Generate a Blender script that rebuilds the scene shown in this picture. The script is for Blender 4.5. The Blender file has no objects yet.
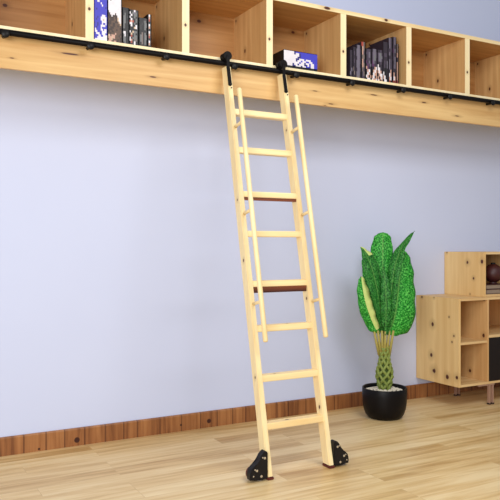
import bpy, bmesh, math, random
from mathutils import Vector, Matrix
random.seed(7)
C = bpy.context.scene.collection
# ------------------------------------------------------------------ survey
F, HZ, TH, EYE = 690.0, 246.0, math.radians(28.84), 1.2
SI, CO = math.sin(TH), math.cos(TH)
WALL = 4.145            # wall plane y
SHF = 3.695             # front of wall shelf
CABF = 3.69             # front of cabinets

def onY(px, py, Y):     # place seen at a picture point, on a plane y = Y
    a = (px-250)/F; w = Y/(CO-a*SI)
    return Vector((w*(SI+a*CO), Y, EYE-(py-HZ)*w/F))
def onX(px, py, X):
    a = (px-250)/F; w = X/(SI+a*CO)
    return Vector((X, w*(CO-a*SI), EYE-(py-HZ)*w/F))

# ------------------------------------------------------------------ materials
def srgb(r, g, b):
    f = lambda c: (c/255/12.92) if c/255 <= .04045 else ((c/255+.055)/1.055)**2.4
    return (f(r), f(g), f(b), 1)

class NT:
    def __init__(s, name):
        s.m = bpy.data.materials.new(name); s.m.use_nodes = True
        s.t = s.m.node_tree; s.b = s.t.nodes['Principled BSDF']
    def n(s, typ, **kw):
        nd = s.t.nodes.new(typ)
        for k, v in kw.items():
            if k.startswith('i_'):
                key = k[2:].replace('_', ' ')
                nd.inputs[key].default_value = v
            else: setattr(nd, k, v)
        return nd
    def l(s, a, b): s.t.links.new(a, b)
    def mix(s, fac, a, b, mode='MIX'):
        nd = s.t.nodes.new('ShaderNodeMix'); nd.data_type = 'RGBA'; nd.blend_type = mode
        for sock, v in ((nd.inputs[0], fac), (nd.inputs[6], a), (nd.inputs[7], b)):
            if isinstance(v, (tuple, float, int)): sock.default_value = v
            else: s.l(v, sock)
        return nd.outputs[2]
    def math(s, op, a, b=None, c=None):
        nd = s.t.nodes.new('ShaderNodeMath'); nd.operation = op
        for i, v in enumerate((a, b, c)):
            if v is None: continue
            if isinstance(v, (float, int)): nd.inputs[i].default_value = v
            else: s.l(v, nd.inputs[i])
        return nd.outputs[0]
    def ramp(s, fac, stops):
        nd = s.t.nodes.new('ShaderNodeValToRGB'); cr = nd.color_ramp
        while len(cr.elements) > 1: cr.elements.remove(cr.elements[-1])
        cr.elements[0].position, cr.elements[0].color = stops[0]
        for p, c in stops[1:]:
            e = cr.elements.new(p); e.color = c
        s.l(fac, nd.inputs[0]); return nd.outputs[0]

def plain(name, col, rough=.5, metal=0, spec=.5):
    k = NT(name); k.b.inputs['Base Color'].default_value = col
    k.b.inputs['Roughness'].default_value = rough; k.b.inputs['Metallic'].default_value = metal
    k.b.inputs['Specular IOR Level'].default_value = spec
    tc = k.n('ShaderNodeTexCoord'); nz = k.n('ShaderNodeTexNoise', i_Scale=40.0, i_Detail=2.0)
    k.l(tc.outputs['Object'], nz.inputs['Vector'])
    c2 = tuple(x*.82 for x in col[:3])+(1,)
    k.l(k.mix(nz.outputs['Fac'], col, c2), k.b.inputs['Base Color'])
    return k.m

def pine(name, axis, light, dark, knots=(), fine=26, rough=.5, contrast=1.0, knotcol=(76, 30, 14), auto=False):
    """knots: (x,y,z, radius, stretch along the grain) in the part's own coordinates"""
    k = NT(name); tc = k.n('ShaderNodeTexCoord'); V = tc.outputs['Object']
    sc = [fine, fine, fine]; sc[axis] = fine*.045
    mp = k.n('ShaderNodeMapping'); mp.inputs['Scale'].default_value = sc; k.l(V, mp.inputs[0])
    n1 = k.n('ShaderNodeTexNoise', i_Scale=1.0, i_Detail=5.0, i_Roughness=.6, i_Distortion=.35); k.l(mp.outputs[0], n1.inputs['Vector'])
    sc2 = [fine*.2]*3; sc2[axis] = fine*.03
    mp2 = k.n('ShaderNodeMapping'); mp2.inputs['Scale'].default_value = sc2; k.l(V, mp2.inputs[0])
    n2 = k.n('ShaderNodeTexNoise', i_Scale=1.0, i_Detail=2.0); k.l(mp2.outputs[0], n2.inputs['Vector'])
    f = k.math('ADD', k.math('MULTIPLY', n1.outputs['Fac'], .6), k.math('MULTIPLY', n2.outputs['Fac'], .4))
    c = .5; h = .16/contrast
    col = k.ramp(f, [(c-h, srgb(*dark)), (c, tuple((a+b)/2 for a, b in zip(srgb(*dark), srgb(*light)))), (c+h, srgb(*light))])
    ring = tuple(int(a*.80) for a in dark)
    for (x, y, z, r, st) in knots:
        s = k.n('ShaderNodeVectorMath', operation='SUBTRACT'); k.l(V, s.inputs[0]); s.inputs[1].default_value = (x, y, z)
        m = k.n('ShaderNodeVectorMath', operation='MULTIPLY'); k.l(s.outputs[0], m.inputs[0])
        r = r*1.55; q = [1/r, 1/r, 1/r]; q[axis] = 1/(r*st); m.inputs[1].default_value = q
        ln = k.n('ShaderNodeVectorMath', operation='LENGTH'); k.l(m.outputs[0], ln.inputs[0])
        d = k.math('ADD', ln.outputs['Value'], k.math('MULTIPLY', k.math('SUBTRACT', n1.outputs['Fac'], .5), 1.2))
        f1 = k.ramp(d, [(0, (1, 1, 1, 1)), (.42, (1, 1, 1, 1)), (.6, (0, 0, 0, 1))]); f0 = k.ramp(k.math('MULTIPLY', d, .5), [(0, (.7, .7, .7, 1)), (.9, (0, 0, 0, 1))])
        col = k.mix(f0, col, srgb(*ring)); col = k.mix(f1, col, srgb(*knotcol))
    k.l(col, k.b.inputs['Base Color'])
    k.b.inputs['Roughness'].default_value = rough
    bp = k.n('ShaderNodeBump', i_Strength=.08, i_Distance=.002); k.l(n1.outputs['Fac'], bp.inputs['Height']); k.l(bp.outputs[0], k.b.inputs['Normal'])
    return k.m

M = {}
PL, PD = (236, 205, 152), (205, 160, 100)
M['pine_x'] = pine('pine_along', 0, PL, PD)
M['pine_y'] = pine('pine_depth', 1, PL, PD)
M['pine_z'] = pine('pine_upright', 2, PL, PD)
LL, LD = (249, 231, 182), (238, 207, 148)
M['ladder_wood'] = pine('ladder_wood', 2, LL, LD, fine=30, contrast=.9)
M['tread_wood'] = pine('tread_wood', 0, (250, 230, 178), (238, 203, 140), fine=30)
M['edge_wood'] = pine('edge_wood', 2, (252, 236, 196), (243, 216, 160), fine=30)
M['black_metal'] = plain('black_metal', srgb(15, 11, 11), .5, .0, .12)
M['dark_metal'] = plain('dark_metal', srgb(20, 17, 17), .45, .0, .25)
M['chrome'] = plain('chrome', srgb(225, 222, 218), .2, .9)
M['black_plastic'] = plain('black_plastic', srgb(20, 15, 16), .55, 0, .3)
M['rubber'] = plain('red_brown_rubber', srgb(96, 34, 24), .7)
M['pot'] = plain('black_ceramic', srgb(8, 5, 8), .45, 0, .2)
M['black_front'] = plain('black_front', srgb(20, 10, 12), .5, 0, .3)
M['pebble'] = plain('pebble', srgb(226, 216, 198), .8)
M['soil'] = plain('soil', srgb(60, 44, 34), .95)
M['leg_steel'] = plain('leg_steel', srgb(196, 160, 140), .3, .5)
M['leg_dark'] = plain('leg_foot', srgb(40, 22, 20), .6)

def wall_mat():
    k = NT('lavender_wall_paint'); tc = k.n('ShaderNodeTexCoord')
    n = k.n('ShaderNodeTexNoise', i_Scale=2.0, i_Detail=3.0); k.l(tc.outputs['Object'], n.inputs['Vector'])
    k.l(k.mix(n.outputs['Fac'], srgb(203, 210, 236), srgb(199, 206, 233)), k.b.inputs['Base Color'])
    k.b.inputs['Roughness'].default_value = .85
    n2 = k.n('ShaderNodeTexNoise', i_Scale=220.0); k.l(tc.outputs['Object'], n2.inputs['Vector'])
    bp = k.n('ShaderNodeBump', i_Strength=.04, i_Distance=.001); k.l(n2.outputs['Fac'], bp.inputs['Height']); k.l(bp.outputs[0], k.b.inputs['Normal'])
    return k.m
def floor_mat():
    k = NT('oak_plank_floor'); tc = k.n('ShaderNodeTexCoord'); V = tc.outputs['Object']
    br = k.n('ShaderNodeTexBrick', i_Scale=1.0, i_Mortar_Size=.0012, i_Mortar_Smooth=.3, i_Bias=0.0, i_Brick_Width=1.15, i_Row_Height=.125)
    br.offset = .37; br.offset_frequency = 3
    br.inputs['Color1'].default_value = (0, 0, 0, 1); br.inputs['Color2'].default_value = (1, 1, 1, 1); br.inputs['Mortar'].default_value = (.5, .5, .5, 1)
    k.l(V, br.inputs['Vector'])
    # every plank shifts its own grain
    cmb = k.n('ShaderNodeVectorMath', operation='MULTIPLY_ADD'); k.l(br.outputs['Color'], cmb.inputs[0]); cmb.inputs[1].default_value = (7, 3, 5); k.l(V, cmb.inputs[2])
    mp = k.n('ShaderNodeMapping'); mp.inputs['Scale'].default_value = (1.6, 26, 1); k.l(cmb.outputs[0], mp.inputs[0])
    n1 = k.n('ShaderNodeTexNoise', i_Scale=1.0, i_Detail=6.0, i_Roughness=.6, i_Distortion=.6); k.l(mp.outputs[0], n1.inputs['Vector'])
    mp2 = k.n('ShaderNodeMapping'); mp2.inputs['Scale'].default_value = (.9, 6, 1); k.l(cmb.outputs[0], mp2.inputs[0])
    n2 = k.n('ShaderNodeTexNoise', i_Scale=1.0, i_Detail=3.0, i_Distortion=1.0); k.l(mp2.outputs[0], n2.inputs['Vector'])
    f = k.math('ADD', k.math('MULTIPLY', n1.outputs['Fac'], .5), k.math('MULTIPLY', n2.outputs['Fac'], .38))
    f = k.math('ADD', f, k.math('MULTIPLY', br.outputs['Color'], .12))
    col = k.ramp(f, [(.35, srgb(186, 146, 90)), (.5, srgb(220, 187, 132)), (.64, srgb(236, 210, 162))])
    col = k.mix(k.math('MULTIPLY', br.outputs['Fac'], .28), col, srgb(150, 110, 66))
    k.l(col, k.b.inputs['Base Color']); k.b.inputs['Roughness'].default_value = .38
    k.b.inputs['Specular IOR Level'].default_value = .4
    bp = k.n('ShaderNodeBump', i_Strength=.05, i_Distance=.002); k.l(n1.outputs['Fac'], bp.inputs['Height']); k.l(bp.outputs[0], k.b.inputs['Normal'])
    return k.m
def skirting_mat(knots):
    k = NT('red_brown_skirting'); tc = k.n('ShaderNodeTexCoord'); V = tc.outputs['Object']
    mp = k.n('ShaderNodeMapping'); mp.inputs['Scale'].default_value = (34, 1, 2.2); k.l(V, mp.inputs[0])
    n1 = k.n('ShaderNodeTexNoise', i_Scale=1.0, i_Detail=4.0, i_Distortion=.4); k.l(mp.outputs[0], n1.inputs['Vector'])
    mp2 = k.n('ShaderNodeMapping'); mp2.inputs['Scale'].default_value = (4, 1, .1); k.l(V, mp2.inputs[0])
    n2 = k.n('ShaderNodeTexNoise', i_Scale=1.0, i_Detail=1.0); k.l(mp2.outputs[0], n2.inputs['Vector'])
    f = k.math('ADD', k.math('MULTIPLY', n1.outputs['Fac'], .55), k.math('MULTIPLY', n2.outputs['Fac'], .45))
    col = k.ramp(f, [(.38, srgb(112, 64, 32)), (.48, srgb(144, 90, 48)), (.62, srgb(170, 114, 66))])
    # joints between short upright pieces
    vo = k.n('ShaderNodeTexVoronoi', feature='DISTANCE_TO_EDGE', voronoi_dimensions='1D', i_Scale=8.0)
    sp = k.n('ShaderNodeSeparateXYZ'); k.l(V, sp.inputs[0]); k.l(sp.outputs[0], vo.inputs['W'])
    j = k.ramp(vo.outputs['Distance'], [(0, (1, 1, 1, 1)), (.02, (1, 1, 1, 1)), (.05, (0, 0, 0, 1))])
    col = k.mix(k.math('MULTIPLY', j, .7), col, srgb(74, 32, 14))
    for (x, z, r) in knots:
        s = k.n('ShaderNodeVectorMath', operation='SUBTRACT'); k.l(V, s.inputs[0]); s.inputs[1].default_value = (x, 0, z)
        m = k.n('ShaderNodeVectorMath', operation='MULTIPLY'); k.l(s.outputs[0], m.inputs[0]); m.inputs[1].default_value = (1/r, 0, 1/r)
        ln = k.n('ShaderNodeVectorMath', operation='LENGTH'); k.l(m.outputs[0], ln.inputs[0])
        f1 = k.ramp(ln.outputs['Value'], [(0, (1, 1, 1, 1)), (.75, (1, 1, 1, 1)), (1, (0, 0, 0, 1))])
        col = k.mix(f1, col, srgb(58, 20, 10))
    k.l(col, k.b.inputs['Base Color']); k.b.inputs['Roughness'].default_value = .5
    return k.m

# ------------------------------------------------------------------ mesh helpers
def box(bm, x0, x1, y0, y1, z0, z1, mi=0, bev=0):
    vs = [bm.verts.new((x, y, z)) for x in (x0, x1) for y in (y0, y1) for z in (z0, z1)]
    fs = [bm.faces.new([vs[i] for i in q]) for q in ((0, 1, 3, 2), (4, 6, 7, 5), (0, 4, 5, 1), (2, 3, 7, 6), (0, 2, 6, 4), (1, 5, 7, 3))]
    for f in fs: f.material_index = mi
    if bev:
        es = {e for f in fs for e in f.edges}
        bmesh.ops.bevel(bm, geom=list(es), offset=bev, segments=2, affect='EDGES', clamp_overlap=True)
def hexa(bm, bot, top, mi=0, bev=0):   # bot/top: 4 points each, same order
    vb = [bm.verts.new(p) for p in bot]; vt = [bm.verts.new(p) for p in top]
    fs = [bm.faces.new(vb[::-1]), bm.faces.new(vt)]
    for i in range(4): fs.append(bm.faces.new((vb[i], vb[(i+1) % 4], vt[(i+1) % 4], vt[i])))
    for f in fs: f.material_index = mi
    if bev: bmesh.ops.bevel(bm, geom=list({e for f in fs for e in f.edges}), offset=bev, segments=2, affect='EDGES', clamp_overlap=True)
def frame_of(d):
    d = d.normalized(); a = Vector((0, 0, 1)) if abs(d.z) < .9 else Vector((1, 0, 0))
    u = d.cross(a).normalized(); return u, d.cross(u).normalized()
def tube(bm, pts, r, seg=10, mi=0, cap=True):
    pts = [Vector(p) for p in pts]; rings = []
    rr = r if isinstance(r, (list, tuple)) else [r]*len(pts)
    u = None
    for i, p in enumerate(pts):
        d = (pts[min(i+1, len(pts)-1)]-pts[max(i-1, 0)]).normalized()
        if u is None: u, v = frame_of(d)
        else: u = (u-d*u.dot(d)).normalized(); v = d.cross(u)
        rings.append([bm.verts.new(p+(u*math.cos(t)+v*math.sin(t))*rr[i]) for t in [2*math.pi*k/seg for k in range(seg)]])
    for a, b in zip(rings, rings[1:]):
        for k in range(seg):
            f = bm.faces.new((a[k], a[(k+1) % seg], b[(k+1) % seg], b[k])); f.smooth = True; f.material_index = mi
    if cap:
        for q in (rings[0][::-1], rings[-1]):
            f = bm.faces.new(q); f.material_index = mi
def lathe(bm, prof, seg=48, mi=0):
    rings = []
    for r, z in prof:
        rings.append([bm.verts.new((r*math.cos(2*math.pi*k/seg), r*math.sin(2*math.pi*k/seg), z)) for k in range(seg)] if r > 1e-5 else [bm.verts.new((0, 0, z))])
    for a, b in zip(rings, rings[1:]):
        for k in range(seg):
            A = [a[k % len(a)], a[(k+1) % len(a)], b[(k+1) % len(b)], b[k % len(b)]]
            q = []
            for v in A:
                if v not in q: q.append(v)
            if len(q) > 2:
                f = bm.faces.new(q); f.smooth = True; f.material_index = mi
def disc(bm, c, ax, r, t, seg=20, mi=0, bev=0):
    c = Vector(c); ax = Vector(ax).normalized()
    tube(bm, [c-ax*t/2, c+ax*t/2], r, seg, mi)
def prism(bm, poly, y0, y1, mi=0):     # outline in x,z pulled along y
    a = [bm.verts.new((x, y0, z)) for x, z in poly]; b = [bm.verts.new((x, y1, z)) for x, z in poly]
    fs = [bm.faces.new(a), bm.faces.new(b[::-1])]
    n = len(poly)
    for i in range(n): fs.append(bm.faces.new((a[i], b[i], b[(i+1) % n], a[(i+1) % n])))
    for f in fs: f.material_index = mi
def obj(name, bm, mats, parent=None, loc=None, label=None, kind=None, smooth=False):
    me = bpy.data.meshes.new(name); bmesh.ops.recalc_face_normals(bm, faces=bm.faces[:]); bm.to_mesh(me); bm.free()
    for m in (mats if isinstance(mats, (list, tuple)) else [mats]): me.materials.append(m)
    o = bpy.data.objects.new(name, me); C.objects.link(o)
    if parent: o.parent = parent
    if loc is not None: o.location = loc
    if label: o['label'] = label
    if kind: o['kind'] = kind
    return o
def thing(name, label, cat, loc=(0, 0, 0), group=None):
    o = bpy.data.objects.new(name, None); C.objects.link(o); o.location = loc
    o['label'] = label; o['category'] = cat
    if group: o['group'] = group
    return o
def B(): return bmesh.new()

# ------------------------------------------------------------------ setting
bm = B(); box(bm, -3.2, 7.5, -1.5, WALL+.12, -.06, 0)
obj('floor', bm, floor_mat(), kind='structure')
bm = B(); box(bm, -3.2, 7.5, WALL, WALL+.12, 0, 3.3)
obj('wall_back', bm, wall_mat(), kind='structure')
kn = []
for px, py, r in ((77, 440, .019), (209, 421, .017), (39, 449, .008), (181, 425, .008)):
    p = onY(px, py, WALL-.016); kn.append((p.x, p.z, r))
bm = B(); prof = [(0, 0), (-.016, 0), (-.016, .098), (-.011, .106), (0, .106)]
ra = [bm.verts.new((-3.2, WALL+y, z)) for y, z in prof]; rb = [bm.verts.new((7.5, WALL+y, z)) for y, z in prof]
bm.faces.new(ra); bm.faces.new(rb[::-1])
for i in range(5): bm.faces.new((ra[i], rb[i], rb[(i+1) % 5], ra[(i+1) % 5]))
obj('baseboard_back', bm, skirting_mat(kn), kind='structure')

# ------------------------------------------------------------------ wall shelf
ZB, ZT, TB = 2.3256, 2.759, .026      # floor of the boxes, top of the unit, board thickness
ZU = 2.110                           # underside
X0, X1 = -.111, 5.03
BK = WALL-.012
sh = thing('wall_shelf', 'long pine wall shelf of open square compartments above the ladder', 'shelf', (2.5, WALL, ZU))
O = sh.location.copy()
def L(x): return x-O.x
def LY(y): return y-O.y
def LZ(z): return z-O.z
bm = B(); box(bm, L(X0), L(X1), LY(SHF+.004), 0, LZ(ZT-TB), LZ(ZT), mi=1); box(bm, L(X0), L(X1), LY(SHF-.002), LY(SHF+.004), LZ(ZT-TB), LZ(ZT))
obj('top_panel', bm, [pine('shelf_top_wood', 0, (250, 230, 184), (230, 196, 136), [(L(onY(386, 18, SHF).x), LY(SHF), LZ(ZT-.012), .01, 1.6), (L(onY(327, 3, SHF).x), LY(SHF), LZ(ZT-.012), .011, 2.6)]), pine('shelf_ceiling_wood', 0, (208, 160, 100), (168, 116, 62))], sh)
bm = B(); box(bm, L(X0), L(X1), LY(SHF-.002), 0, LZ(ZB-TB), LZ(ZB), bev=.002)
obj('bottom_panel', bm, M['edge_wood'], sh)
kb = []
for px, py, s, r in ((70, 54, 7, .009), (153, 77, 3.5, .008), (374, 95, 6, .008), (424, 102.5, 3.5, .009), (331, 104, 5, .008), (315, 91, 5, .006), (457, 116, 4, .010), (325, 105.5, 2.5, .006), (12, 58, 3, .005)):
    p = onY(px, py, SHF); kb.append((L(p.x), LY(SHF), LZ(p.z), r*.55, s*1.35))
bm = B(); box(bm, L(X0), L(X1), LY(SHF), LY(SHF+.022), LZ(ZU), LZ(ZB-TB), bev=.001)
obj('fascia', bm, pine('fascia_wood', 0, (226, 188, 128), (196, 148, 86), kb, fine=30), sh, label='deep pine front board below the compartments with long dark grain knots')
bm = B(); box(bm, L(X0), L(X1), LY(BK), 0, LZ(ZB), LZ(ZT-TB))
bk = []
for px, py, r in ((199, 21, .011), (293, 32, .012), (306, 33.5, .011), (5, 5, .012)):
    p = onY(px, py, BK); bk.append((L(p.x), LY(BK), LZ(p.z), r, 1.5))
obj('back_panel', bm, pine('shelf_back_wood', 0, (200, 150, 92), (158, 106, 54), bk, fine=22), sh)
# dividers: one board design, double thickness, repeated
TD, PIT, XD0 = .045, .5657, 1.020
dk = []
for px, py, r in ((236, 21, .010), (245, 51, .011), (220, 5, .01)):
    p = onX(px, py, XD0+2*PIT); dk.append((0, p.y-SHF, p.z-ZB, r, 1.5))
dk.append((.022, 0, onY(269, 39, SHF).z-ZB, .009, 1.1))
dmat = pine('divider_wood', 2, (226, 186, 128), (190, 140, 84), dk, fine=24)
bm = B()
box(bm, 0, TD, .004, LY(BK)-LY(SHF), .0, ZT-TB-ZB)
box(bm, 0, TD, 0, .004, 0, ZT-TB-ZB, mi=1)
dv = obj('divider', bm, [dmat, pine('divider_edge', 2, (252, 236, 196), (243, 216, 160), [dk[-1]], fine=30)], sh)
for i in range(-2, 8):
    x = XD0+PIT*i
    o = dv if i == -2 else dv.copy()
    if i > -2: C.objects.link(o); o.parent = sh
    if i == 7: x = X1-TD
    if i == -2: x = X0
    o.location = (L(x), LY(SHF), LZ(ZB))

# ------------------------------------------------------------------ ladder rail
RY, RZ, RR = 3.652, 2.281, .0155
rl = thing('ladder_rail', 'long black metal rail running along the wall shelf front', 'rail', (2.5, SHF, RZ))
bm = B(); tube(bm, [(X0-2.5+.02, RY-SHF, 0), (X1-2.5-.02, RY-SHF, 0)], RR, 16)
obj('rail_tube', bm, M['black_metal'], rl)
bm = B()
lathe(bm, [(0, 0), (.009, 0), (.009, .056), (.019, .059), (.021, .062), (.019, .066), (0, .067)], 24)
bmesh.ops.rotate(bm, verts=bm.verts[:], cent=(0, 0, 0), matrix=Matrix.Rotation(math.pi/2, 3, 'X'))
br = obj('rail_bracket', bm, M['dark_metal'], rl)
inv0, inv1 = 1/1413., 1/1337.
for k in range(-1, 12):
    px = 1504-1/(1/1501.+(1/1012.-1/1501.)/8*k)
    p = onY(px, 246, RY-.02)
    if p.x < X0 or p.x > X1: continue
    o = br if br is not None else first.copy()
    if br is None: C.objects.link(o); o.parent = rl
    else: first = br; br = None
    o.location = (p.x-2.488, 0, -.013)

# ------------------------------------------------------------------ ladder
FL = Vector((1.800, 3.047, 0)); TL = Vector((1.846, 3.617, 2.28))
FR = Vector((2.184, 3.047, 0)); TR = Vector((2.230, 3.617, 2.28))
ST, SDp = .030, .066       # stile thickness, depth
ROOT = Vector((2.0, 3.11, 0))
ld = thing('library_ladder', 'pale pine library ladder leaning on the black rail', 'ladder', ROOT)
slope = (TL-FL)/2.28
def lf(side, z):           # front centre line of a stile at height z
    return (FL if side < 0 else FR)+slope*z
for s in (-1, 1):
    bm = B()
    a, b = lf(s, .012)-ROOT, lf(s, 2.258)-ROOT
    q = [Vector((-ST/2, 0, 0)), Vector((ST/2, 0, 0)), Vector((ST/2, SDp, 0)), Vector((-ST/2, SDp, 0))]
    hexa(bm, [a+v for v in q], [b+v for v in q], bev=.004)
    kk = []
    for z in ((.5, 1.12, 1.46) if s < 0 else (.31, .9, 1.9)):
        p = lf(s, z)-ROOT; kk.append((p.x-ST/2, p.y+.03, p.z, .007, 1.5))
    st = obj('stile', bm, pine('stile_wood', 2, LL, LD, kk, fine=30, contrast=.9), ld)
    bm = B(); a = lf(s, 0)-ROOT
    box(bm, a.x-ST/2-.003, a.x+ST/2+.003, a.y-.003, a.y+SDp+.003, 0, .014, bev=.003)
    obj('rubber_foot', bm, M['rubber'], st, label='dark red brown rubber foot pad')
    # screw plugs holding each tread
# treads
TZ = [.270, .510, .768, 1.008, 1.285, 1.510, 1.769, 1.998]
for i, z in enumerate(TZ):
    bm = B(); a = lf(-1, z)-ROOT; c = lf(1, z)-ROOT
    t = .034
    box(bm, a.x+ST/2-.004, c.x-ST/2+.004, a.y+.002, a.y+SDp-.004, z-t, z, bev=.004)
    kx = [(random.uniform(-.12, .12), a.y+.03, z, .006, 2.2)]
    obj('tread', bm, pine('tread_wood_%d' % i, 0, (250, 230, 178), (238, 203, 140), kx, fine=30), ld)
for i, hb in ((5, .016), (3, .032)):
    z = TZ[i]-.034; a = lf(-1, z)-ROOT; c = lf(1, z)-ROOT
    bm = B(); box(bm, a.x+ST/2-.004, c.x-ST/2+.004, a.y+.012, a.y+.034, z-hb, z+.001, bev=.002)
    obj('crossbar', bm, pine('crossbar_wood_%d' % i, 0, (128, 66, 36), (58, 20, 12), fine=34, contrast=1.6), ld, label='dark red brown crossbar under a tread')
# hand rails standing off in front of the stiles
nrm = Vector((0, -2.28, .570)).normalized()
for s in (-1, 1):
    off = .088
    def hp(z): return lf(s, z)-ROOT+nrm*off+Vector((.004, 0, 0))
    z0, z1 = .675, 2.08
    bm = B(); a, b = hp(z0), hp(z1); d = (b-a).normalized()
    tube(bm, [a, a+d*.006, b-d*.006, b], [.010, .0138, .0138, .010], 14)
    h = obj('handrail', bm, M['ladder_wood'], ld)
    for z in (.885, 1.38, 1.885):
        bm = B(); p0 = lf(s, z)-ROOT+Vector((.004, .004, 0)); p1 = hp(z)
        tube(bm, [p0, p1], .009, 12)
        obj('handrail_peg', bm, M['ladder_wood'], h)
# roller hooks
for s in (-1, 1):
    tp = lf(s, 2.2)-ROOT
    hk = None
    bm = B()
    wY = RY-ROOT.y; wZ = RZ+RR+.021
    # strap lies on the front of the stile, runs up in front of the rail and bends back over it
    path = [lf(s, 2.143)-ROOT+nrm*.004+Vector((-.005, 0, 0)), lf(s, 2.25)-ROOT+nrm*.004+Vector((-.006, 0, 0))]
    topx = path[1].x
    path += [Vector((topx-.002, path[1].y, wZ))]
    w = .0105; th = .003; fy = path[1].y
    L0, L1 = [], []
    for i, p in enumerate(path):
        d = (path[min(i+1, len(path)-1)]-path[max(i-1, 0)]).normalized(); n = Vector((1, 0, 0)).cross(d).normalized()
        L0.append([bm.verts.new(p+Vector((-w, 0, 0))+n*th), bm.verts.new(p+Vector((w, 0, 0))+n*th), bm.verts.new(p+Vector((w, 0, 0))-n*th), bm.verts.new(p+Vector((-w, 0, 0))-n*th)])
    for a, b in zip(L0, L0[1:]):
        for k in range(4): bm.faces.new((a[k], a[(k+1) % 4], b[(k+1) % 4], b[k]))
    bm.faces.new(L0[0][::-1]); bm.faces.new(L0[-1])
    # cheek plate beside the wheel and the axle through it
    disc(bm, (topx, fy+.006, wZ), (0, 1, 0), .026, .008, 28)
    tube(bm, [(topx, fy-.006, wZ), (topx, wY+.016, wZ)], .006, 12)
    disc(bm, path[0], nrm, .0115, .007, 18)
    hk = obj('hook', bm, M['black_metal'], ld, label='black metal roller hook')
    bm = B()
    sg = 28
    prof = [(-.014, .024), (-.008, .024), (-.005, .020), (.005, .020), (.008, .024), (.014, .024)]
    rings = [[bm.verts.new((topx+r*math.cos(2*math.pi*k/sg), wY+y, wZ+r*math.sin(2*math.pi*k/sg))) for k in range(sg)] for y, r in prof]
    for a, b in zip(rings, rings[1:]):
        for k in range(sg):
            f = bm.faces.new((a[k], a[(k+1) % sg], b[(k+1) % sg], b[k])); f.smooth = True
    bm.faces.new(rings[0]); bm.faces.new(rings[-1][::-1])
    obj('roller', bm, M['dark_metal'], hk)
    for z in (2.12, 2.2):
        bm = B(); p = lf(s, z)-ROOT+nrm*.007
        disc(bm, p, nrm, .004, .003, 12); obj('bolt', bm, M['dark_metal'], hk)
# floor wheels in black side housings
HO = [(0, .012), (0, .137), (-.004, .146), (-.012, .150), (-.022, .146), (-.034, .134), (-.044, .118), (-.050, .102), (-.060, .092), (-.078, .082), (-.094, .066), (-.101, .048), (-.103, .028), (-.100, .012), (-.086, .016), (-.070, .008), (-.03, .008)]
for s in (-1, 1):
    base = (FL if s < 0 else FR)-ROOT+Vector((s*(ST/2+.001), 0, 0))
    sc = 1.0 if s < 0 else .95
    poly = [(base.x-s*x*sc, z*sc+.001) for x, z in HO]
    if s > 0: poly = poly[::-1]
    y0, y1 = base.y+.002, base.y+.044
    bm = B(); prism(bm, poly, y0, y1)
    bmesh.ops.bevel(bm, geom=[e for e in bm.edges if abs(e.verts[0].co.y-e.verts[1].co.y) < 1e-6], offset=.0025, segments=2, affect='EDGES', clamp_overlap=True)
    hs = obj('wheel_housing', bm, M['black_plastic'], ld, label='black wheel housing with pale bolts')
    for i, (bx, bz, r) in enumerate(((-.020, .118, .0065), (-.032, .122, .004), (-.066, .060, .0065), (-.077, .066, .004), (-.040, .028, .0065), (-.086, .034, .004))):
        bm = B(); disc(bm, (base.x-s*bx*sc, y0-.002, bz*sc), (0, 1, 0), r*sc, .004, 12)
        obj('bolt', bm, M['chrome'], hs)
    bm = B(); disc(bm, (base.x+s*.06*sc, base.y+.062, .032), (0, 1, 0), .032, .022, 28)
    tube(bm, [(base.x+s*.06*sc, base.y+.04, .032), (base.x+s*.06*sc, base.y+.08, .032)], .007, 12)
    obj('wheel', bm, M['rubber'], hs, label='dark rubber wheel behind the housing')

# ------------------------------------------------------------------ cabinets
CX0, CX1, CX2 = 3.78, 4.075, 4.86
CB, CT = .160, .812
T = .018
def shell(root, x0, x1, y0, y1, z0, z1, mats, shelf=None, back=True):
    """panels round an open box; mats = side material override"""
    R = root.location
    def part(n, a, b, c, d, e, f, m, lab=None):
        bm = B(); box(bm, a-R.x, b-R.x, c-R.y, d-R.y, e-R.z, f-R.z, bev=.0012); return obj(n, bm, m, root, label=lab)
    part('side_panel', x0, x0+T, y0, y1, z0, z1, mats.get('left', M['pine_z']))
    part('side_panel', x1-T, x1, y0, y1, z0, z1, mats.get('right', M['pine_z']))
    part('top_panel', x0+T, x1-T, y0, y1, z1-T, z1, mats.get('x', M['pine_x']))
    part('bottom_panel', x0+T, x1-T, y0, y1, z0, z0+T, mats.get('x', M['pine_x']))
    part('back_panel', x0+T, x1-T, y1-.008, y1, z0+T, z1-T, mats.get('back', M['pine_z']))
    return part
def knots_on_X(lst, X, R):
    out = []
    for px, py, r in lst:
        p = onX(px, py, X)-R; out.append((p.x, p.y, p.z, r, 1.15))
    return out
CL, CD = (232, 198, 138), (208, 164, 100)
# narrow cabinet
c1 = thing('cabinet', 'low pine cabinet with open niches and a black door, beside the potted plant', 'cabinet', (4.32, 3.92, 0))
R = c1.location.copy()
km = knots_on_X(((432.8, 324.3, .018), (431.4, 355, .018), (433.8, 370.7, .021), (447.5, 377, .018), (456.7, 377.6, .016), (434, 297.5, .008), (422, 297, .008), (449, 317, .006), (454, 336, .008), (452, 342, .006)), CX0, R)
kr = []
for px, py, r in ((483.5, 335.5, .014), (484, 299.8, .008), (470, 370.7, .014)):
    p = onX(px, py, CX1-.001)-R; kr.append((p.x, p.y, p.z, r, 1.1))
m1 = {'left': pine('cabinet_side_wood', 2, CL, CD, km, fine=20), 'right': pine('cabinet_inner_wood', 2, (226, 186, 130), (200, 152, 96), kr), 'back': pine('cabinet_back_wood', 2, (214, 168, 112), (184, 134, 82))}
part = shell(c1, CX0, CX2, CABF, WALL-.002, CB, CT, m1)
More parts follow.
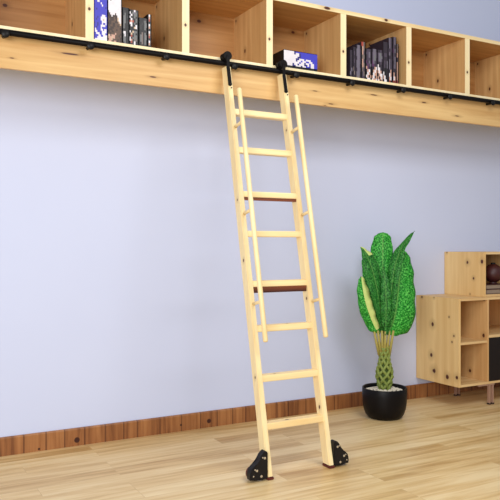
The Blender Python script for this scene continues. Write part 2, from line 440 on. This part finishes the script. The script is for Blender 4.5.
part('shelf', CX0+T, CX1-.001, CABF+.004, WALL-.012, .470, .488, M['pine_x'])
part('divider', CX1-.001, CX1+T-.003, CABF, WALL-.002, CB+T, CT-T, m1['right'])
part('shelf', CX1-.003+T, CX2-T, CABF+.004, WALL-.012, .506, .526, M['pine_x'])
dr = part('door', CX1+T-.001, CX2-T-.002, CABF-.002, CABF+.016, CB+T+.001, .505, M['black_front'], 'flat black door')
bm = B(); box(bm, CX2-.10-R.x, CX2-.09-R.x, CABF-.024-R.y, CABF-.002-R.y, .30, .42, bev=.002)
obj('handle', bm, M['black_metal'], dr)
# leg frames under the wide cabinet: two flat uprights per leg on a crossbar
def legs(root, xs, ys):
    R = root.location
    for x in xs:
        for y in ys:
            bm = B(); d = .011
            def bx(a, b, c, e, f, g, mi=0): box(bm, a-R.x, b-R.x, c-R.y, e-R.y, f-R.z, g-R.z, mi, .001)
            for q in (0, .034):
                bx(x+q-.006, x+q+.006, y-d, y+d, .012, CB-.012)
                bx(x+q-.008, x+q+.008, y-d-.002, y+d+.002, 0, .014, 1)
            bx(x-.12, x+.05, y-d, y+d, CB-.012, CB)
            obj('leg', bm, [M['leg_steel'], M['leg_dark']], root, label='twin-bar metal leg with dark feet')
legs(c1, (4.105, 4.74), (3.704, 4.045))
# top box cabinet on the wide one
TB0, TBZ0, TBZ1 = CX1+.006, CT+.0005, 1.154
c3 = thing('cube_cabinet', 'open pine box unit standing on top of the low cabinet', 'cabinet', (4.3, 3.92, TBZ0))
kt = knots_on_X(((467.6, 262.4, .015), (482, 261.6, .014), (473.6, 278.3, .010), (447, 252.5, .008), (470, 294, .006)), TB0, c3.location.copy())
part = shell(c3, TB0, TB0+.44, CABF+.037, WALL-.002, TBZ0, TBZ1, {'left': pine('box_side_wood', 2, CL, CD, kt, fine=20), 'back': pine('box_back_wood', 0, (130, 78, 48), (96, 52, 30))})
# things inside the box unit
bx0 = onY(489, 282, CABF+.10)
zz = TBZ0+T+.001
def book_flat(x0, x1, y0, y1, z, h, cm, lab):
    r = thing('book', lab, 'book', ((x0+x1)/2, (y0+y1)/2, z), 'books lying in the box unit'); R = r.location
    bm = B()
    box(bm, x0-R.x, x1-R.x, y0-R.y, y1-R.y, 0, .003); box(bm, x0-R.x, x1-R.x, y0-R.y, y1-R.y, h-.003, h); box(bm, x0-R.x, x0-R.x+.003, y0-R.y, y1-R.y, .003, h-.003)
    obj('cover', bm, cm, r)
    bm = B(); box(bm, x0-R.x+.003, x1-R.x-.004, y0-R.y+.004, y1-R.y-.004, .003, h-.003); obj('pages', bm, M['pages_grey'], r)
M['pages_grey'] = plain('grey_pages', srgb(150, 130, 112), .8)
M['maroon'] = plain('maroon_cover', srgb(66, 22, 22), .5)
book_flat(4.125, 4.40, CABF+.06, CABF+.26, zz, .036, M['maroon'], 'lower of the two dark flat books in the box unit')
book_flat(4.13, 4.39, CABF+.065, CABF+.25, zz+.037, .034, M['maroon'], 'upper flat book under the dark round ornament')
orn = thing('round_ornament', 'dark maroon ball ornament standing on the flat books', 'ornament', (4.302, CABF+.15, zz+.0725))
bm = B(); lathe(bm, [(0, 0), (.03, 0), (.034, .006), (.02, .012)]+[(.074*math.sin(a), .082-.074*math.cos(a)) for a in [math.radians(20+160*k/18) for k in range(19)]], 36)
obj('ball', bm, M['maroon'], orn)
bm = B(); lathe(bm, [(.018, .153), (.020, .162), (.012, .166), (0, .166)], 20); obj('rim', bm, M['dark_metal'], orn)

# ------------------------------------------------------------------ plant in pot
PS = 4.84/F
PB = Vector((4.84*(SI+(384.5-250)/F*CO), 4.84*(CO-(384.5-250)/F*SI), 0))
pl = thing('potted_plant', 'broad-leaved green plant with braided stem in a black pot on the floor', 'plant', PB)
RT, CM = Vector((CO, -SI, 0)), Vector((-SI, -CO, 0))
def PP(px, py, d=0):
    return RT*((px-384.5)*PS)+CM*d+Vector((0, 0, EYE-(py-HZ)*PS))
bm = B()
lathe(bm, [(0, .0), (.100, 0), (.116, .005), (.133, .026), (.147, .065), (.153, .11), (.155, .16), (.155, .207), (.152, .212), (.147, .211), (.143, .20), (.141, .17), (.138, .155), (0, .155)], 64)
obj('pot', bm, M['pot'], pl)
bm = B(); lathe(bm, [(.138, .160), (.137, .182), (.08, .188), (0, .190)], 40)
obj('soil', bm, M['soil'], pl)
bm = B()
for k in range(420):
    a = random.uniform(0, 6.283); r = .132*math.sqrt(random.random()); s = random.uniform(.006, .011)
    mt = Matrix.Translation((r*math.cos(a), r*math.sin(a), .190-.012*(r/.14)**2+random.uniform(0, .006)+.004)) @ Matrix.Rotation(random.uniform(0, 3), 4, 'Z') @ Matrix.Diagonal((s, s*random.uniform(.6, .9), s*.6, 1))
    bmesh.ops.create_icosphere(bm, subdivisions=1, radius=1, matrix=mt)
obj('pebbles', bm, M['pebble'], pl, kind='stuff')
M['stem_green'] = plain('braid_green', srgb(128, 142, 62), .6)
M['stem_tan'] = plain('petiole_tan', srgb(172, 158, 80), .6)
# braided trunk: eight strands winding both ways
ztop = EYE-(346-HZ)*PS; zbot = .178
for k in range(12):
    dr_ = 1 if k % 2 else -1; ph = 2*math.pi*(k//2)/6+(.3 if k % 2 else 0)
    pts, rs = [], []
    for i in range(41):
        t = i/40; z = zbot+(ztop-zbot)*t
        rad = .026+.026*math.exp(-((t-.36)/.26)**2)+.004*t
        a = ph+dr_*t*5.0
        wob = .0035*math.sin(i*math.pi/2.2+k)
        pts.append((math.cos(a)*(rad+wob), math.sin(a)*(rad+wob), z)); rs.append(.0098)
    bm = B(); tube(bm, pts, rs, 8); obj('braided_stem', bm, M['stem_green'], pl)

bm = B(); tube(bm, [(0, 0, zbot-.01), (0, 0, zbot+.06), (0, 0, zbot+.12), (0, 0, ztop)], [.026, .036, .034, .020], 14); obj('stem_core', bm, plain('core_green', srgb(84, 104, 44), .8), pl)
def leaf_mat(name='leaf_green', g=1.0):
    k = NT(name); uv = k.n('ShaderNodeUVMap'); sp = k.n('ShaderNodeSeparateXYZ'); k.l(uv.outputs[0], sp.inputs[0])
    u = k.math('ABSOLUTE', k.math('SUBTRACT', sp.outputs[0], .5)); v = sp.outputs[1]
    ph = k.math('MULTIPLY', k.math('SUBTRACT', v, k.math('MULTIPLY', u, .5)), 130.0)
    s = k.math('MULTIPLY_ADD', k.math('SINE', ph), .5, .5)
    tc = k.n('ShaderNodeTexCoord'); nz = k.n('ShaderNodeTexNoise', i_Scale=110.0, i_Detail=3.0); k.l(tc.outputs['Object'], nz.inputs['Vector'])
    f = k.math('ADD', k.math('MULTIPLY', s, .05), k.math('MULTIPLY', nz.outputs['Fac'], .95))
    col = k.ramp(f, [(.36, srgb(4*g, 74*g, 12*g)), (.50, srgb(22*g, 140*g, 34*g)), (.66, srgb(104*g, 200*g, 88*g))])
    rib = k.ramp(u, [(0, (1, 1, 1, 1)), (.012, (1, 1, 1, 1)), (.03, (0, 0, 0, 1))])
    col = k.mix(k.math('MULTIPLY', rib, .55), col, srgb(120, 168, 84))
    k.l(col, k.b.inputs['Base Color']); k.b.inputs['Roughness'].default_value = .55; k.b.inputs['Specular IOR Level'].default_value = .3
    bp = k.n('ShaderNodeBump', i_Strength=.5, i_Distance=.004); k.l(f, bp.inputs['Height']); k.l(bp.outputs[0], k.b.inputs['Normal'])
    return k.m
M['leaf'] = leaf_mat(); M['leaf_shaded'] = leaf_mat('leaf_shaded_green', .74); M['leaf_pale'] = plain('leaf_pale_yellow', srgb(206, 222, 130), .5)  # darker copy of the green has the fold shading painted into its colour
M['leaf_dark'] = plain('leaf_edge', srgb(30, 84, 26), .5)
def cr(P, t):
    n = len(P)-1; x = t*n; i = min(int(x), n-1); f = x-i
    p0, p1, p2, p3 = P[max(i-1, 0)], P[i], P[i+1], P[min(i+2, n)]
    return .5*((2*p1)+(p2-p0)*f+(2*p0-5*p1+4*p2-p3)*f*f+(3*p1-p0-3*p2+p3)*f**3)
def prof(P, t):
    for (a, x), (b, y) in zip(P, P[1:]):
        if t <= b:
            f = (t-a)/(b-a) if b > a else 0; f = f*f*(3-2*f); return x+(y-x)*f
    return P[-1][1]
def leaf(mid, lw, rw, yaw=0, fold=.25, pale=None, ripple=.006, name='leaf', deep=False):  # deep: leaf takes the green with painted fold shading
    P = [PP(*m) for m in mid]; NL, NW = 46, 7
    W0 = (RT*math.cos(yaw)+CM*math.sin(yaw)).normalized(); N0 = (CM*math.cos(yaw)-RT*math.sin(yaw)).normalized()
    bm = B(); uvl = bm.loops.layers.uv.new('UVMap'); g = []
    for i in range(NL+1):
        t = i/NL; p = cr(P, t); d = (cr(P, min(t+.02, 1))-cr(P, max(t-.02, 0))).normalized()
        W = (W0-d*W0.dot(d)).normalized(); N = W.cross(d).normalized()
        if N.dot(CM) < 0: N = -N
        row = []
        for j in range(-NW, NW+1):
            s = j/NW; wd = prof(lw if s < 0 else rw, t)*PS
            rp = ripple*math.sin(t*34+(2 if s < 0 else 0))*abs(s)**2
            row.append((bm.verts.new(p+W*(s*wd*math.cos(fold*.8))+N*(abs(s)*wd*math.sin(fold)+rp-.4*wd*s*s)), (.5+s*.5, t)))
        g.append(row)
    for i in range(NL):
        for j in range(2*NW):
            q = [g[i][j], g[i][j+1], g[i+1][j+1], g[i+1][j]]
            f = bm.faces.new([v for v, _ in q]); f.smooth = True
            if pale and pale(((j+.5)/(2*NW))*2-1, i/NL): f.material_index = 1
            for lp, (_, w) in zip(f.loops, q): lp[uvl].uv = w
    bmesh.ops.remove_doubles(bm, verts=bm.verts[:], dist=.0003)
    o = obj(name, bm, [M['leaf_shaded' if deep else 'leaf'], M['leaf_pale']], pl)
    md = o.modifiers.new('thickness', 'SOLIDIFY'); md.thickness = .0018; md.offset = 0
    return o
# tall rounded leaf at the back
leaf([(385, 334, -.02), (385, 300, -.06), (385.5, 262, -.10), (386, 232, -.11)],
     [(0, .6), (.15, 4), (.45, 9), (.78, 12), (.92, 9), (.98, 4.5), (1, .3)], [(0, .6), (.15, 4), (.45, 9), (.78, 10.5), (.92, 8.5), (.98, 4.5), (1, .3)], yaw=.1, fold=.1)
# broad leaf on the right
leaf([(386.5, 334, .03), (394, 314, .03), (399, 282, 0), (403, 250, -.04)],
     [(0, .6), (.1, 6), (.4, 10), (.8, 9), (.95, 5), (1, .3)], [(0, .6), (.06, 11), (.18, 21), (.35, 23), (.55, 20), (.75, 16), (.9, 11), (.97, 6), (1, .3)], yaw=-.1, fold=.12)
# long pointed leaf to the upper right
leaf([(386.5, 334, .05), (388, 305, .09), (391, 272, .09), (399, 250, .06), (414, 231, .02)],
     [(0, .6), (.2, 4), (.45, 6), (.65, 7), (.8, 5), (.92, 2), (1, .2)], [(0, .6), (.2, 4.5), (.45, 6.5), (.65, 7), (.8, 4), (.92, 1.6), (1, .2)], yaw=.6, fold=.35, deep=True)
# pointed leaf leaning left
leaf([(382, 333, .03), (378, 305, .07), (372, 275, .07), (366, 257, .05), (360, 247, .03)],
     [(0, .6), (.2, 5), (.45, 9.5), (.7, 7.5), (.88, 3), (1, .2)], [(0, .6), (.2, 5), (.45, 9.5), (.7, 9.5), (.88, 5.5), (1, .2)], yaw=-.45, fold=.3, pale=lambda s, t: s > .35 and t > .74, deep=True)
# low rounded leaf on the left with a pale folded side
leaf([(379, 334, .02), (371, 318, .05), (364, 298, .07), (360, 276, .06)],
     [(0, .6), (.2, 8), (.5, 9), (.75, 7), (.92, 4), (1, .3)], [(0, .6), (.2, 4), (.5, 5.5), (.75, 5.5), (.92, 3), (1, .3)], yaw=-.1, fold=.15, pale=lambda s, t: s > -.12 and t > .12)
# dark leaf at the left back
leaf([(381, 333, -.02), (376, 300, -.03), (370, 272, -.05), (367, 255, -.05)],
     [(0, .6), (.3, 5), (.6, 6.5), (.85, 5), (1, .3)], [(0, .6), (.3, 5), (.6, 7), (.85, 6), (1, .3)], yaw=0, fold=.1)
# centre leaf, narrow
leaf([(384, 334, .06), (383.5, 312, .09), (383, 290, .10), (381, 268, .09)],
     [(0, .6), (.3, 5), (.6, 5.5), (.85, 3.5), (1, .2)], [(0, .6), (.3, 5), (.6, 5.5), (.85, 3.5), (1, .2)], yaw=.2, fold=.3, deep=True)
for i, (xt, dt, xb) in enumerate(((373.5, .02, 379), (377, .03, 381), (380.5, .05, 382.5), (384, .06, 384), (388, .05, 386), (392.5, .03, 389), (384.5, -.03, 384.5))):
    bm = B(); tube(bm, [PP(xb, 355, dt*.3), PP((xb+xt)/2, 343, dt*.6), PP(xt, 330, dt)], [.010, .0095, .008], 8)
    obj('leaf_stalk', bm, M['stem_tan'], pl)

# ------------------------------------------------------------------ books
PAL = {'.': srgb(18, 14, 16), 'b': srgb(62, 60, 190), 'B': srgb(40, 36, 120), 'w': srgb(236, 228, 232), 'g': srgb(112, 112, 112), 'd': srgb(52, 48, 50),
       'n': srgb(92, 68, 52), 'N': srgb(56, 38, 30), 'c': srgb(208, 180, 150), 'p': srgb(206, 160, 140), 'r': srgb(170, 70, 56), 'u': srgb(74, 62, 78), 'U': srgb(48, 38, 50), 'v': srgb(112, 104, 118), 'm': srgb(90, 50, 90), 's': srgb(122, 106, 100)}
PM = {k: plain('print_'+{'.': 'black', 'b': 'blue', 'B': 'navy', 'w': 'white', 'g': 'grey', 'd': 'charcoal', 'n': 'brown', 'N': 'umber', 'c': 'cream', 'p': 'pink', 'r': 'red', 'u': 'plum', 'U': 'dark_plum', 'v': 'slate', 'm': 'mauve', 's': 'taupe'}[k], v, .5) for k, v in PAL.items()}
PMK = list(PAL)
M['pages'] = plain('pages', srgb(214, 200, 176), .85)
def raster(bm, x0, x1, y, z0, z1, rows):
    nr, nc = len(rows), len(rows[0])
    vs = [[bm.verts.new((x0+(x1-x0)*c/nc, y, z1-(z1-z0)*r/nr)) for c in range(nc+1)] for r in range(nr+1)]
    for r in range(nr):
        for c in range(nc):
            f = bm.faces.new((vs[r][c], vs[r+1][c], vs[r+1][c+1], vs[r][c+1])); f.material_index = PMK.index(rows[r][c])
def book(x0, x1, y0, dep, z0, h, rows, side, lab, grp, name='book', cat='book'):
    """upright or flat volume: printed spine at the front, cover boards, page block behind"""
    r = thing(name, lab, cat, ((x0+x1)/2, y0+dep/2, z0), grp); R = r.location; t = .003
    x0 -= R.x; x1 -= R.x; ya = y0-R.y; yb = y0+dep-R.y; si = PMK.index(side)
    lying = (x1-x0) > h
    bm = B(); raster(bm, x0, x1, ya, 0, h, rows)
    if lying:
        box(bm, x0, x1, ya, yb, 0, t, si); box(bm, x0, x1, ya, yb, h-t, h, si)
        box(bm, x0, x0+t, ya+.001, yb, t, h-t, si)
    else:
        box(bm, x0, x0+t, ya, yb, 0, h, si); box(bm, x1-t, x1, ya, yb, 0, h, si)
    me_mats = [PM[k] for k in PMK]
    obj('cover', bm, me_mats, r)
    bm = B(); box(bm, x0+t, x1-t, ya+.002, yb-.004, .003+(0 if not lying else 0), h-.004)
    obj('pages', bm, M['pages'], r)
    return r
ZS = ZB
def span(pa, pb, Y): return onY(pa, 246, Y).x, onY(pb, 246, Y).x
def hgt(px, py, Y): return onY(px, py, Y).z-ZS
g1 = 'books in the compartment with the blue spine'
Y1 = SHF+.012
rows = ["bbbbbbbbbbbb"]*6+["bbbbbbbBBbbb", "bwwbbbbbbbbb", "bbbwwbbbbbbb", "bbbbbbwbbbbb", "bbbbbbbwbbbb", "bbbbbbbbbbBb", "bbBbbbbbbbbb", "bbbbbbbbbbbb", "bbbbbbbbbbbb", "bbbbbbbwwwbb", "bbbBbbwwwwwb", "bbBbbbwwcwwb", "bbbbbbbwwwwb", "BbbBbbbwbbwb", "bbbBbbwwwwbb", "bbBbbbwbbbbb", "bwbbbbwwbwwb", "bwwbbbbwwwwb", "bbwwwbbwwwbb", "bbbbwwbbwwww", "bbbwwwwwwwww", "bwwwwwwwwwww"]
x0, x1 = span(93.8, 107.6, Y1)
book(x0, x1, Y1, .22, ZS, .31, rows, 'B', 'tall blue book with white scribbled figure, leftmost in its compartment', g1)
rows = ["NNNNNNNNNNNN", ".wwwwwwwwwwN", "wwNwwwwwwwwN", "wwwwwwwwwwwN", "wwwwwwwwwwwN", "wwwwwwwwwwwN", "wwwwwwwwwwwN", "wwwwwwwwwwwN", "Nwwwwwwwwwwn", "NNwwwwNwwwwn", "NNNwNNNNwwwn", "nNNNNnNNcwwn", "nnNNNnnNcwwn", "nNNnnnNNncwn", "NNNnNNnnnncn", "nNnnNNnnNnnN", "nnNNNnnnnnNN", "nNNNnnnNnnnN", "NNnNNnnnnnnN", "nNNnnnpnnnNN", "ccnpppnnnNnN", "pppcppnnnnNN", "nppcnnnnNnNN", "pppNNppNNnNN"]
x0, x1 = span(107.8, 122.2, Y1)
book(x0, x1, Y1, .2, ZS, .262, rows, 'N', 'white and brown picture-spined book beside the tall blue one', g1)
rows = ["......", ".dd...", ".dg...", ".gg.d.", ".gg...", ".gg.d.", ".gd...", ".gd...", "......", ".ww...", ".gw.d.", ".gg...", ".gg...", ".dg..."]
x0, x1 = span(122.4, 129.0, Y1)
book(x0, x1, Y1, .2, ZS, hgt(125, 7.5, Y1), rows, '.', 'slim black book with a grey stripe on its spine', g1)
rows = ["..dwd.", "w.gvg.", ".wdgg.", "w..gd.", ".wd.g.", "rpr.g.", "ww.g..", ".w..w.", "...cw.", "......", "w.cgg.", ".cdg..", ".r.gg.", "w.gsg.", "wp.gs.", ".r.w..", "..dw.."]
x0, x1 = span(129.2, 138.6, Y1)
book(x0, x1, Y1, .2, ZS, hgt(134, 10, Y1), rows, '.', 'black book with speckled white and red spine', g1)
rows = ["....dd", "...dgd", "..d.gg", ".d..gg", ".d..gd", ".....d", "..s.g.", ".gs.gg", ".gs.gg", ".gs.gd", "..s.gd", "....d."]
x0, x1 = span(138.8, 147.2, Y1)
book(x0, x1, Y1, .2, ZS, hgt(143, 18, Y1), rows, '.', 'black book with two grey bars on its spine', g1)
rows = [".w.", ".p.", ".r.", "...", ".w.", ".p.", "...", ".w.", ".p.", ".r.", "...", ".w.", ".p.", "..."]
x0, x1 = span(147.4, 151.4, Y1)
book(x0, x1, Y1, .2, ZS, hgt(149, 14.5, Y1), rows, '.', 'thin dark book with white and pink spots down its spine', g1)

g2 = 'volumes lying behind the right ladder hook'
Y2 = SHF+.03
x0, x1 = span(279, 318.5, Y2)
zl = .022
book(x0, x1-.01, Y2, .2, ZS, zl, ["................"], '.', 'flat black book under the blue and white one', g2)
rows = ["wwwwwwBbbbbbbbbbbbbb", "wwwwwwBwwBbbbbbbbbbb", "wwwwwwwwwBbbbbbbbbbb", "wwwwwwwwBBbbbbbbbbbb", "wwwwwwwBBwwwbwwwbbbb", "wwwwwwwBwwbwwbbwwbbb", "wwwwwwwwwbwwBwwbwwbb", "wwwwwBwwBwwwBBwbwwbb", "wwwwwBBwwwBwwbbBwwbb"]
x0, x1 = span(284.2, 317.5, Y2)
book(x0, x1, Y2+.003, .17, ZS+zl, hgt(290, 50, Y2)-zl, rows, '.', 'thick blue and white book lying flat on the black one', g2)

g3 = 'dark books crowding one compartment'
Y3 = SHF+.03
specs = [
 (349.6, 352.8, 50, ["UU", "UU", "UU", "UU", "UU", "Uv", "vU", "UU"], 'U', 'dark plum book, leftmost in the crowded dark row'),
 (353.0, 356.0, 47, ["UUU", "UuU", "UUU", "UuU", "UUU", "sUU", "UsU", "UUU"], 'U', 'slim dark book just left of a broad grey-spined one'),
 (356.1, 361.0, 45, ["UvvU", "vvvu", "vvvu", "uvvu", "vvvu", "vvvU", "uvvu", "vvvU", "svsU"], 'U', 'grey-spined book in the left half of the dark row'),
 (361.1, 365.6, 42, ["rrs.", ".ps.", ".pu.", ".ss.", ".pu.", ".ps.", ".su.", ".us.", ".uu."], 'U', 'tall dark book with a pinkish stripe on its spine'),
 (365.8, 371.6, 49, ["UuuU", "uuvU", "UuvU", "UuuU", "mUvU", "Umuv", "pmUU", "Upw.", ".wp.", "wp.p", ".ww."], 'U', 'plum book with white flecks low on its spine'),
 (371.8, 377.2, 49, ["UvvU", "uvvu", "uvgu", "uvgU", "mvuU", "mmUu", "UUpw", ".pwp", ".wpp", "pw.p", "wppw"], 'U', 'slate and mauve book with large pink-white marks at its foot'),
 (377.4, 382.8, 50, ["UUuU", "uvgu", "uvgv", "uvvu", "UUuU", "wUUU", "wwUU", "pwpU", ".pww", "p.pw", "wp.p"], 'U', 'slate book with a slanting pale streak on its spine'),
 (383.0, 388.0, 42, ["UUUU", "UUUU", "UUUU", "UuuU", "UUUU", "UuUv", "Uu.v", "U..U", "w..U", "pw.U", ".ww."], 'U', 'nearly black book right of the slate ones'),
 (388.2, 392.4, 38, ["uvuU", "uvuU", "UvuU", "uUuU", "uvUU", "UUUU", "UvUu", "UvUu", "UvUu", "UUpU", "UwpU", "UpwU", ".r.."], 'U', 'tall plum book with paired grey bars, second tallest on the right'),
 (392.6, 396.4, 37, ["UuvU", "UuvU", "UuUU", "mUvU", "UuUU", "uUvU", "UUvU", "UuvU", "UUUU", ".pU.", ".wp.", "r.r."], 'U', 'tallest dark plum book near the right divider'),
 (396.6, 398.6, 44, ["sU", "sU", "pU", "UU", "pU", "pU", "pU", "pU", "rU"], 'U', 'thin book with a pale pink edge, rightmost in the dark row')]
for xa, xb, yt, rows, sd, lab in specs:
    x0, x1 = span(xa, xb, Y3)
    book(x0, x1, Y3, .2, ZS, hgt((xa+xb)/2, yt, Y3), rows, sd, lab, g3)

# ------------------------------------------------------------------ light
def area(name, loc, target, size, power, col):
    ld_ = bpy.data.lights.new(name, 'AREA'); ld_.shape = 'RECTANGLE'; ld_.size, ld_.size_y = size; ld_.energy = power; ld_.color = col
    o = bpy.data.objects.new(name, ld_); C.objects.link(o); o.location = loc
    o.rotation_euler = (Vector(target)-Vector(loc)).to_track_quat('-Z', 'Y').to_euler()
    return o
area('window_light', (-1.7, -.5, 1.9), (1.7, 4.1, .7), (2.6, 2.0), 188, (.96, .98, 1))
area('ceiling_light', (2.4, 1.2, 3.2), (2.4, 2.9, .3), (1.6, 1.2), 56, (1, .99, .97))
wd = bpy.data.worlds.new('World'); bpy.context.scene.world = wd; wd.use_nodes = True
wd.node_tree.nodes['Background'].inputs[0].default_value = (.90, .95, 1, 1); wd.node_tree.nodes['Background'].inputs[1].default_value = .42

# ------------------------------------------------------------------ camera
cd = bpy.data.cameras.new('Camera'); cam = bpy.data.objects.new('Camera', cd); C.objects.link(cam)
cd.sensor_width = 36; cd.lens = F/500*36; cd.shift_y = -(250-HZ)/500
cam.location = (0, 0, EYE); cam.rotation_euler = (math.pi/2, 0, -TH)
sc = bpy.context.scene; sc.camera = cam
sc.view_settings.view_transform = 'Standard'; sc.view_settings.look = 'None'; sc.view_settings.gamma = 1
sc.view_settings.use_curve_mapping = False; sc.view_settings.exposure = 0
